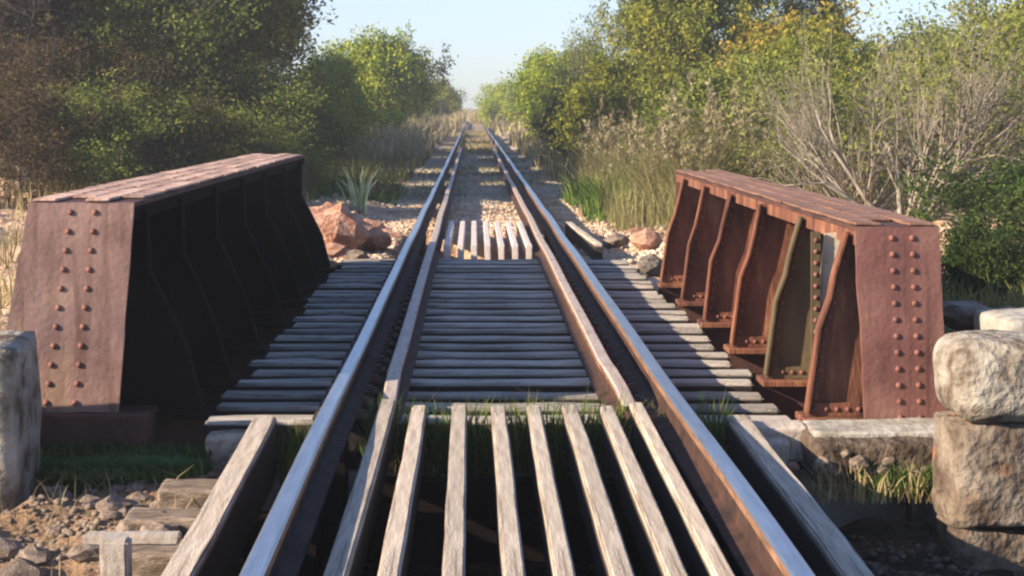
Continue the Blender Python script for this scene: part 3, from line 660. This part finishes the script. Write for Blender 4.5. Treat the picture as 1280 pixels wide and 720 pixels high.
x, y = patchy(1600, 1.35,2.6,23,32, 1.6, 6, .55); blades('grass', x, y, .05, .24, .018, M['green_grass'], 'bright green weeds on the right verge beyond the bridge', .6)
x, y = patchy(9000, 1.6,5.2,20.5,34, .8, 7, .36); blades('dry_grass', x, y, .15, .70, .014, M['straw_green'], 'tall dry golden grass on the right verge', .32)
x, y = patchy(7000, 1.45,6,36,75, .4, 8, .35); blades('dry_grass', x, y, .15, .75, .04, M['dry_grass'], 'dry pale grass along the right verge farther off', .4)
x, y = patchy(9000, -7,-1.5,45,95, .3, 9, .35); blades('dry_grass', x, y, .3, 1.2, .05, M['plume'], 'dry brown grass on the left verge farther off', .4)
x, y = patchy(3500, -1.4,1.4,28,62, .5, 33, .5); blades('grass', x, y, .02, .09, .02, M['olive_grass'], 'thin low grass creeping over the ballast beyond the bridge', .6)
x, y = patchy(3000, -.62,.62,52,110, .3, 10, .45); blades('dry_grass', x, y, .06, .22, .05, M['dry_grass'], 'dry grass growing between the rails in the distance', .5)
x, y = patchy(12000, -9,9,95,200, .1, 12, .3); kk = (np.abs(x) > 1.1) | (y > 140); blades('dry_grass', x[kk], y[kk], .4, 1.3, .12, M['dry_grass'], 'pale dry grass either side of the line at the horizon', .4)
x, y = patchy(2500, 2.4,4.2,8.8,14, 1.2, 13, .4); blades('grass', x, y, .05, .25, .014, M['olive_grass'], 'low grass on the bank behind the right girder', .5)
x, y = patchy(2500, -5.2,-2.7,10,21, 1.2, 31, .42); blades('dry_grass', x, y, .05, .35, .014, M['dry_grass'], 'short dry scrub grass on the ground outside the left girder', .5)
x, y = patchy(3500, -9,-3.2,19,28, .8, 14, .4); blades('grass', x, y, .1, .5, .02, M['leaf_brown'], 'rank grass at the wood edge behind the left girder', .5)

def tubes(segs, sides=5):
    """segs: list of (p0, p1, r0, r1)"""
    n = len(segs); p0 = np.array([s[0] for s in segs]); p1 = np.array([s[1] for s in segs]); r0 = np.array([s[2] for s in segs]); r1 = np.array([s[3] for s in segs])
    d = p1-p0; d /= np.linalg.norm(d,axis=1,keepdims=True)+1e-9
    up = np.where(np.abs(d[:,2:3]) > .9, np.array([[1.,0,0]]), np.array([[0,0,1.]]))
    u = np.cross(d, up); u /= np.linalg.norm(u,axis=1,keepdims=True); w = np.cross(d, u)
    t = np.arange(sides)/sides*2*np.pi
    ring = np.cos(t)[None,:,None]*u[:,None]+np.sin(t)[None,:,None]*w[:,None]
    V = np.concatenate([p0[:,None]+ring*r0[:,None,None], p1[:,None]+ring*r1[:,None,None]],1).reshape(-1,3)
    k = np.arange(sides); q = np.stack([k,(k+1)%sides,(k+1)%sides+sides,k+sides],1)
    return V, (q[None]+(np.arange(n)*2*sides)[:,None,None]).reshape(-1,4)
def grow(rng, height, trunk_r, levels=4, spread=.7, nb=(3,5), lean=(0,0), stems=1, first=.35, up=.25, base_spread=.1):
    segs = []; tips = []
    def rec(p, d, L_, r, lv):
        k = 4 if lv == 0 else 3
        q = p.copy()
        for i in range(k):
            d2 = d+rng.normal(0,.13+.05*lv,3); d2[2] += up*.12*(lv>0); d2 /= np.linalg.norm(d2)
            q2 = q+d2*L_/k; ra = r*(1-.45*i/k); rb = r*(1-.45*(i+1)/k)
            segs.append((q.copy(), q2.copy(), ra, rb)); d = d2; q = q2
            if lv < levels and (i >= 1 or lv > 0):
                for b in range(rng.randint(nb[0]-2, nb[1]-1) if i < k-1 else rng.randint(*nb)):
                    dd = d+rng.normal(0,spread,3); dd[2] = dd[2]*.7+up; dd /= np.linalg.norm(dd)
                    rec(q.copy(), dd, L_*rng.uniform(.48,.72), rb*.62, lv+1)
            if lv >= levels-1: tips.append(q.copy())
    for s in range(stems):
        an = rng.uniform(0,2*np.pi); d = np.array([lean[0]+np.cos(an)*base_spread*(s>0 or stems>1), lean[1]+np.sin(an)*base_spread*(stems>1), 1.]); d /= np.linalg.norm(d)
        rec(np.array([0,0,-.1]), d, height*first*1.6, trunk_r, 0)
    return segs, np.array(tips)
def leaves(rng, tips, per, rad, size, lo=.6):
    n = len(tips)*per; c = np.repeat(tips, per, 0)+rng.normal(0, rad, (n,3))*np.array([1,1,.8])
    a_ = rng.normal(size=(n,3)); a_ /= np.linalg.norm(a_,axis=1,keepdims=True)
    b_ = np.cross(a_, rng.normal(size=(n,3))); b_ /= np.linalg.norm(b_,axis=1,keepdims=True)
    s = (size*rng.uniform(lo,1.3,n))[:,None]
    V = np.stack([c-a_*s, c+b_*s*.42+a_*s*.1, c+a_*s, c-b_*s*.42+a_*s*.1],1).reshape(-1,3)
    return V, np.arange(n*4).reshape(n,4)
def tree_proto(seed, height, trunk_r, leaf, size, max_leaves, levels=4, spread=.7, bark='bark', rad=.16, thin=1.0, width=1.0, **kw):
    """meshes scaled so that the tree is `height` tall with a crown `width` as wide as tall"""
    rng = np.random.RandomState(seed)
    segs, tips = grow(rng, height, trunk_r, levels, spread, **kw)
    zt = np.percentile(tips[:,2], 98); rr = np.percentile(np.hypot(tips[:,0]-tips[:,0].mean(), tips[:,1]-tips[:,1].mean()), 92)
    sz = height/zt; sx = height*.5*width/rr
    sc = np.array([sx,sx,sz])
    segs = [(a_*sc, b_*sc, r0, r1) for a_, b_, r0, r1 in segs]
    segs.sort(key=lambda s: -s[2]); segs = segs[:6000]
    tips = tips*sc
    V, Fq = tubes(segs, 5 if trunk_r > .05 else 4); trunk = np_mesh('trunk', V, Fq, True); trunk.materials.append(M[bark])
    crown = None
    if leaf:
        if len(tips) > max_leaves//4: tips = tips[rng.choice(len(tips), max_leaves//4, False)]
        # drop whole clumps so that sky shows through
        kn = np.array([mn.noise(Vector(t_)*1.1) for t_ in tips]); tips = tips[kn > np.quantile(kn, 1-thin)]
        per = max(2, int(max_leaves/len(tips)))
        V, Fq = leaves(rng, tips, per, rad, size); crown = np_mesh('crown', V, Fq); crown.materials.append(M[leaf])
    return trunk, crown
def plant(proto, X, Y, label, name='tree', cat='tree', rot=0., sc=1., group=None, crown_mat=None, z=None, sxy=1.):
    t = empty(name, (X, Y, (float(ground_h(X, Y))-.05) if z is None else z), label, cat, group)
    t.rotation_euler = (0,0,rot); t.scale = (sc*sxy, sc*sxy, sc)
    link('trunk', proto[0], t)
    if proto[1]:
        me = proto[1]
        if crown_mat:
            key = me.name+crown_mat
            if key not in MC: c = me.copy(); c.materials.clear(); c.materials.append(M[crown_mat]); MC[key] = c
            me = MC[key]
        link('crown', me, t)
    return t
MC = {}
big1 = tree_proto(1, 6.2, .13, 'leaf_gold', .065, 60000, first=.30, rad=.13, thin=.85, width=.72)
big2 = tree_proto(2, 6.0, .12, 'leaf_dark', .07, 60000, first=.30, rad=.14, thin=.8, width=.8)
big3 = tree_proto(3, 6.5, .14, 'leaf_green', .075, 60000, first=.30, rad=.15, thin=.8, width=.75)
scrub = tree_proto(14, 3.2, .05, 'leaf_dark', .05, 20000, stems=6, base_spread=.8, first=.3, rad=.13, thin=.6, width=1.2)
bigthin = tree_proto(12, 6.0, .11, 'leaf_brown', .06, 16000, first=.30, rad=.12, thin=.6, width=.8)
bushy = tree_proto(4, 3.4, .07, 'leaf_bright', .075, 45000, stems=4, base_spread=.7, first=.28, rad=.14, thin=.9, width=1.1)
bush2 = tree_proto(5, 2.4, .04, 'leaf_olive', .05, 40000, stems=6, base_spread=.9, first=.28, rad=.10, thin=.85, width=1.3)
bare = tree_proto(6, 3.0, .042, 'leaf_olive', .035, 5000, levels=4, stems=17, base_spread=1.25, first=.5, spread=.38, bark='pale_bark', rad=.1, thin=.5, width=1.25, up=.35, nb=(2,4))
twigs = tree_proto(8, 3.0, .04, 'leaf_olive', .04, 2500, levels=4, stems=5, base_spread=.4, first=.45, spread=.4, rad=.1, thin=.6, width=.6, nb=(2,4))
low = tree_proto(9, 1.3, .02, 'leaf_vivid', .04, 30000, stems=8, base_spread=1.1, first=.3, rad=.07, thin=.9, width=1.9, levels=3)
sap = tree_proto(10, 4.2, .03, 'leaf_dark', .08, 700, levels=2, first=.55, spread=.5, rad=.14, width=.28, nb=(2,4))

W = 'trees of the dark wood behind the left girder'
# left wood: (px, Y, proto, crown material, height scale, width scale, label)
for px, Y, pr, cm, sc, sw, lab in (
    (325, 31.0, big1, 'leaf_gold', .78, .72, 'tall yellow-green tree nearest the track on the left, its crown edge against the sky'),
    (240, 29.5, big2, 'leaf_gold', .76, .95, 'golden green tree behind the far part of the left girder'),
    (172, 28.5, bigthin, 'leaf_olive', .66, 1.1, 'dark olive tree behind the middle of the left girder'),
    (80, 27.5, bigthin, 'leaf_brown', .66, 1.15, 'dark brownish tree behind the near part of the left girder'),
    (-15, 27.0, bigthin, 'leaf_brown', .64, 1.2, 'dark brown tree cut by the left edge of the view'),
    (270, 38.0, big3, 'leaf_dark', .85, .95, 'dark tree behind the tall yellow-green one'),
    (130, 35.0, big1, 'leaf_dark', .85, 1.3, 'dark tree farther back, between the dark olive and brownish ones'),
    (10, 34.0, bigthin, 'leaf_brown', .78, 1.3, 'brown tree farther back at the left edge'),
    (215, 44.0, big2, 'leaf_dark', 1.05, 1.4, 'rearmost dark tree showing through gaps of the left wood'),
    (60, 44.0, big3, 'leaf_dark', 1.05, 1.4, 'rearmost dark tree at the left of the wood'),
    (325, 46.0, big1, 'leaf_green', 1.0, .6, 'green tree rising behind the tall yellow-green one')):
    plant(pr, Xat(px,Y), Y, lab, rot=random.uniform(0,6), sc=sc, sxy=sw, crown_mat=cm, group='trees of the left wood')
for px, Y, cm, sc, lab in ((385,30,'leaf_green',.55,'low dark bush below the tall yellow-green tree'), (330,28,'leaf_olive',.58,'dark bush just behind the far end of the left girder'),
    (250,27.5,'leaf_dark',.62,'brownish bush behind the far half of the left girder top'), (165,27,'leaf_dark',.62,'dark bush behind the middle of the left girder top'),
    (90,26.3,'leaf_brown',.62,'brown bush behind the near half of the left girder'), (15,26,'leaf_brown',.6,'brown bush at the left edge beside the girder')):
    plant(scrub, Xat(px,Y), Y, lab, 'shrub', 'shrub', random.uniform(0,6), sc*1.1, 'shrubs under the left wood', cm, sxy=1.15)
for px, Y, cm, sc, lab in ((290,24.5,'leaf_olive',.42,'low brown scrub just above the far end of the left girder top'), (205,23.5,'leaf_dark',.46,'low dark scrub just above the middle of the left girder top'),
    (120,23,'leaf_olive',.48,'low brown scrub above the near half of the left girder top'), (30,22.5,'leaf_brown',.48,'low brown scrub at the left edge above the girder corner')):
    plant(scrub, Xat(px,Y), Y, lab, 'shrub', 'shrub', random.uniform(0,6), sc, None, cm, sxy=1.3)
# off to the left outside the view, the same wood goes on
for X, Y, sc, lab in ((-15,46,1.1,'farthest from the track'),(-10,54,1.0,'at the back of the wood')):
    plant(random.choice((big1,big2,big3)), X, Y, 'dark tree deep in the left wood, '+lab, rot=random.uniform(0,6), sc=sc, sxy=1.1, crown_mat='leaf_dark')
# left, farther along
plant(bushy, Xat(458,70), 70, 'round yellow-green tree left of the line in the middle distance', rot=1, sc=1.2, sxy=.98, crown_mat='leaf_bright')
plant(bushy, Xat(503,82), 82, 'dark green tree sloping down to the track in the middle distance', rot=3, sc=1.0, sxy=.95, crown_mat='leaf_green')
plant(bushy, Xat(420,58), 58, 'bright bush between the left wood and the round tree', rot=4, sc=.88, sxy=.7, crown_mat='leaf_bright')
plant(bushy, Xat(546,112), 112, 'small round green bush left of the vanishing track', 'shrub', 'shrub', 2, .85, crown_mat='leaf_green')
plant(bush2, Xat(450,56), 56, 'golden bush under the round yellow-green tree', 'shrub', 'shrub', 2, .75, crown_mat='leaf_bright')
plant(bush2, Xat(402,47), 47, 'olive bush at the foot of the left wood by the verge', 'shrub', 'shrub', 5, .85, crown_mat='leaf_olive', sxy=.8)
plant(bush2, Xat(505,92), 92, 'brown dry bush beside the left verge in the distance', 'shrub', 'shrub', 1, .75, crown_mat='plume', sxy=1.1)
plant(sap, Xat(548,75), 75, 'thin lone sapling standing up against the sky left of the line', 'sapling', 'tree', 0, 1.0)
# right side
plant(bushy, Xat(628,118), 118, 'small green bush right of the vanishing track', 'shrub', 'shrub', 1, .92, crown_mat='leaf_bright')
plant(bushy, Xat(678,80), 80, 'yellow-green tree right of the line in the middle distance', rot=.4, sc=1.1, sxy=.9, crown_mat='leaf_bright')
plant(bushy, Xat(732,60), 60, 'pale green tree in front of the twiggy one on the right', rot=2.2, sc=.95, sxy=1.0, crown_mat='leaf_bright')
plant(twigs, Xat(722,57), 57, 'bare twiggy tree top standing above the pale green tree', rot=1, sc=1.35, sxy=.75)
plant(twigs, Xat(760,50), 50, 'thin bare tree beside the tall green tree on the right', rot=2, sc=1.5, sxy=.6)
plant(bush2, Xat(728,40), 40, 'dark shaded bush right of the track beyond the bridge', 'shrub', 'shrub', 1, .72, crown_mat='leaf_dark', sxy=.75)
plant(big3, Xat(905,38), 38, 'tall green tree in the middle of the right side', rot=.7, sc=.88, sxy=.8, crown_mat='leaf_green')
plant(big2, Xat(965,40), 40, 'tall olive green tree whose crown ends against the sky on the right', rot=2.7, sc=.68, sxy=.75, crown_mat='leaf_green')
plant(big1, Xat(835,43), 43, 'green tree left of the tall green tree on the right', rot=4.1, sc=.82, sxy=.6, crown_mat='leaf_olive')
plant(bushy, Xat(800,36), 36, 'pale bush below the tall trees on the right', 'shrub', 'shrub', 4, .72, crown_mat='leaf_green')
plant(bush2, Xat(870,27), 27, 'olive bush behind the far end of the right girder', 'shrub', 'shrub', 3, .78, crown_mat='leaf_olive')
plant(bush2, Xat(960,25), 25, 'olive bush behind the middle of the right girder', 'shrub', 'shrub', 5, .80, crown_mat='leaf_olive')
plant(bush2, Xat(1050,27), 27, 'wide olive bush left of the bare fan-shaped shrub', 'shrub', 'shrub', 1, .95, crown_mat='leaf_green')
plant(bush2, Xat(1010,34), 34, 'golden olive bush under the tall trees on the right', 'shrub', 'shrub', 2, 1.15, crown_mat='leaf_gold')
plant(bushy, Xat(1150,33), 33, 'olive bush rising behind the bare fan-shaped shrub', 'shrub', 'shrub', 2, .68, crown_mat='leaf_olive')
plant(bush2, Xat(1250,29), 29, 'thin leafy bush at the right edge behind the bare shrub', 'shrub', 'shrub', 4, .98, crown_mat='leaf_green')
plant(bushy, Xat(1300,34), 34, 'tall leafy bush cut by the right edge of the view', 'shrub', 'shrub', 1, .95, crown_mat='leaf_olive', sxy=.9)
plant(bush2, Xat(1180,24), 24, 'low olive bush right of the bare fan-shaped shrub', 'shrub', 'shrub', 0, .68, crown_mat='leaf_olive')
plant(bare, Xat(1125,19.5), 19.5, 'bare pale shrub with branches fanning up behind the right girder', 'shrub', 'shrub', .5, .92)
plant(bare, Xat(1215,21), 21, 'second bare pale shrub near the right edge of the view', 'shrub', 'shrub', 2.5, .85)
plant(bare, Xat(1075,21), 21, 'smaller bare pale shrub left of the fan-shaped one', 'shrub', 'shrub', 4, .7)
plant(low, Xat(1235,12.8), 12.8, 'vivid green leafy bush right of the right girder', 'shrub', 'shrub', 1, .46, crown_mat='leaf_vivid', sxy=.75)
plant(low, Xat(1290,16.5), 16.5, 'dark green leafy bush at the right edge by the vivid green one', 'shrub', 'shrub', 3, .72, crown_mat='leaf_vivid')
# tall plumed grass clumps on the right
def clump(px, Y, n, h, label, seed, m='olive_grass', plume=True, name='grass_clump', rad=.22, w=.014, arch=.38, cat='grass clump'):
    rng = np.random.RandomState(seed); X = Xat(px,Y); root = empty(name, (X,Y,float(ground_h(X,Y))-.03), label, cat)
    V = []; Fq = []; PV = []; PF = []
    for i in range(n):
        a_ = rng.uniform(0,6.283); r = abs(rng.normal(0,rad)); b = np.array([np.cos(a_)*r, np.sin(a_)*r, 0]); hh = h*rng.uniform(.5,1.05); d = np.array([np.cos(a_), np.sin(a_), 0])*hh*arch*rng.uniform(.2,1.2)
        wd = np.array([-np.sin(a_+rng.normal()), np.cos(a_+rng.normal()), 0])*w*.5
        k0 = len(V)
        for t in (0,.35,.7,1): p = b+d*t**2.2+np.array([0,0,hh*(t-.12*t*t*t)]); V += [p-wd*(1-t*.85), p+wd*(1-t*.85)]
        for t in range(3): q = k0+t*2; Fq.append((q,q+1,q+3,q+2))
        if plume and rng.rand() < .07:
            top = b+d*.5+np.array([0,0,hh*1.08])
            for j in range(26):
                c = top+np.array([rng.normal(0,.02),rng.normal(0,.02),-rng.uniform(0,.24)])+d*.05; u = rng.normal(size=3)*.016; v_ = rng.normal(size=3)*.012+np.array([0,0,.018]); q = len(PV)
                PV += [c-u, c-v_, c+u, c+v_]; PF.append((q,q+1,q+2,q+3))
    link('blades', np_mesh('blades', np.array(V), np.array(Fq)), root, M[m])
    if PV: link('plumes', np_mesh('plumes', np.array(PV), np.array(PF)), root, M['plume'])
for i, (px, Y, h, lab) in enumerate(((905,24,1.75,'tall plumed grass clump with the palest heads behind the right girder far end'),(870,22.5,1.45,'plumed grass clump just left of the tallest one'),
    (945,23,1.5,'plumed grass clump right of the tallest one'),(985,22.5,1.35,'arching grass clump behind the middle of the right girder'),(835,23,1.3,'golden grass clump at the far end of the right girder'),
    (795,25,1.25,'straw coloured grass clump right of the dark bush'),(770,29,1.3,'pale upright grass clump at the edge of the dark bush'),(825,28,1.5,'olive grass clump between the straw coloured one and the trees'))):
    clump(px, Y, 650, h, lab, 100+i, 'straw_green' if i in (1,4,5,6) else 'olive_grass', arch=.75)
clump(765, 24, 260, .7, 'bright green broad-leaved weed on the right verge', 140, 'green_grass', False, 'weed', .2, .04, .6, 'weed')
clump(735, 27, 200, .5, 'small green weed near the right rail beyond the bridge', 141, 'green_grass', False, 'weed', .2, .04, .6, 'weed')
clump(450, 24.0, 34, .78, 'pale spiky plant standing on the left verge', 142, 'pale_leaf', False, 'spiky_plant', .08, .05, .45, 'plant')
clump(425, 29, 200, .5, 'green leafy weed beside the pale spiky plant', 143, 'green_grass', False, 'weed', .25, .05, .6, 'weed')
clump(485, 78, 300, 1.3, 'brown dry clump on the left verge in the distance', 144, 'plume', False, 'grass_clump', .8, .08, .4)
clump(530, 90, 300, 1.4, 'far brown dry clump close to the left rail', 145, 'plume', False, 'grass_clump', .8, .08, .4)
clump(555, 7.75*1.0, 16, .30, 'small pale weed sprouting between the first two slat ends', 146, 'pale_leaf', False, 'weed', .02, .012, .5, 'weed')
clump(612, 5.2, 22, .42, 'pale dry weed between the foreground boards at the bottom edge', 147, 'plume', False, 'weed', .03, .012, .5, 'weed')

# ------------------------------------------------------------------ the milky air
bm = bmesh.new(); box_bm(bm, -300, 300, -30, 420, -4, 26)
hz = bpy.data.materials.new('haze'); hz.use_nodes = True; hn = hz.node_tree; hn.nodes.remove(hn.nodes['Principled BSDF'])
pv = hn.nodes.new('ShaderNodeVolumePrincipled'); pv.inputs['Color'].default_value = (.94,.96,1,1); pv.inputs['Density'].default_value = .0015; pv.inputs['Anisotropy'].default_value = .2
hn.links.new(pv.outputs[0], hn.nodes['Material Output'].inputs['Volume'])
tag(link('haze', bm_mesh('haze', bm), None, hz), kind='stuff')
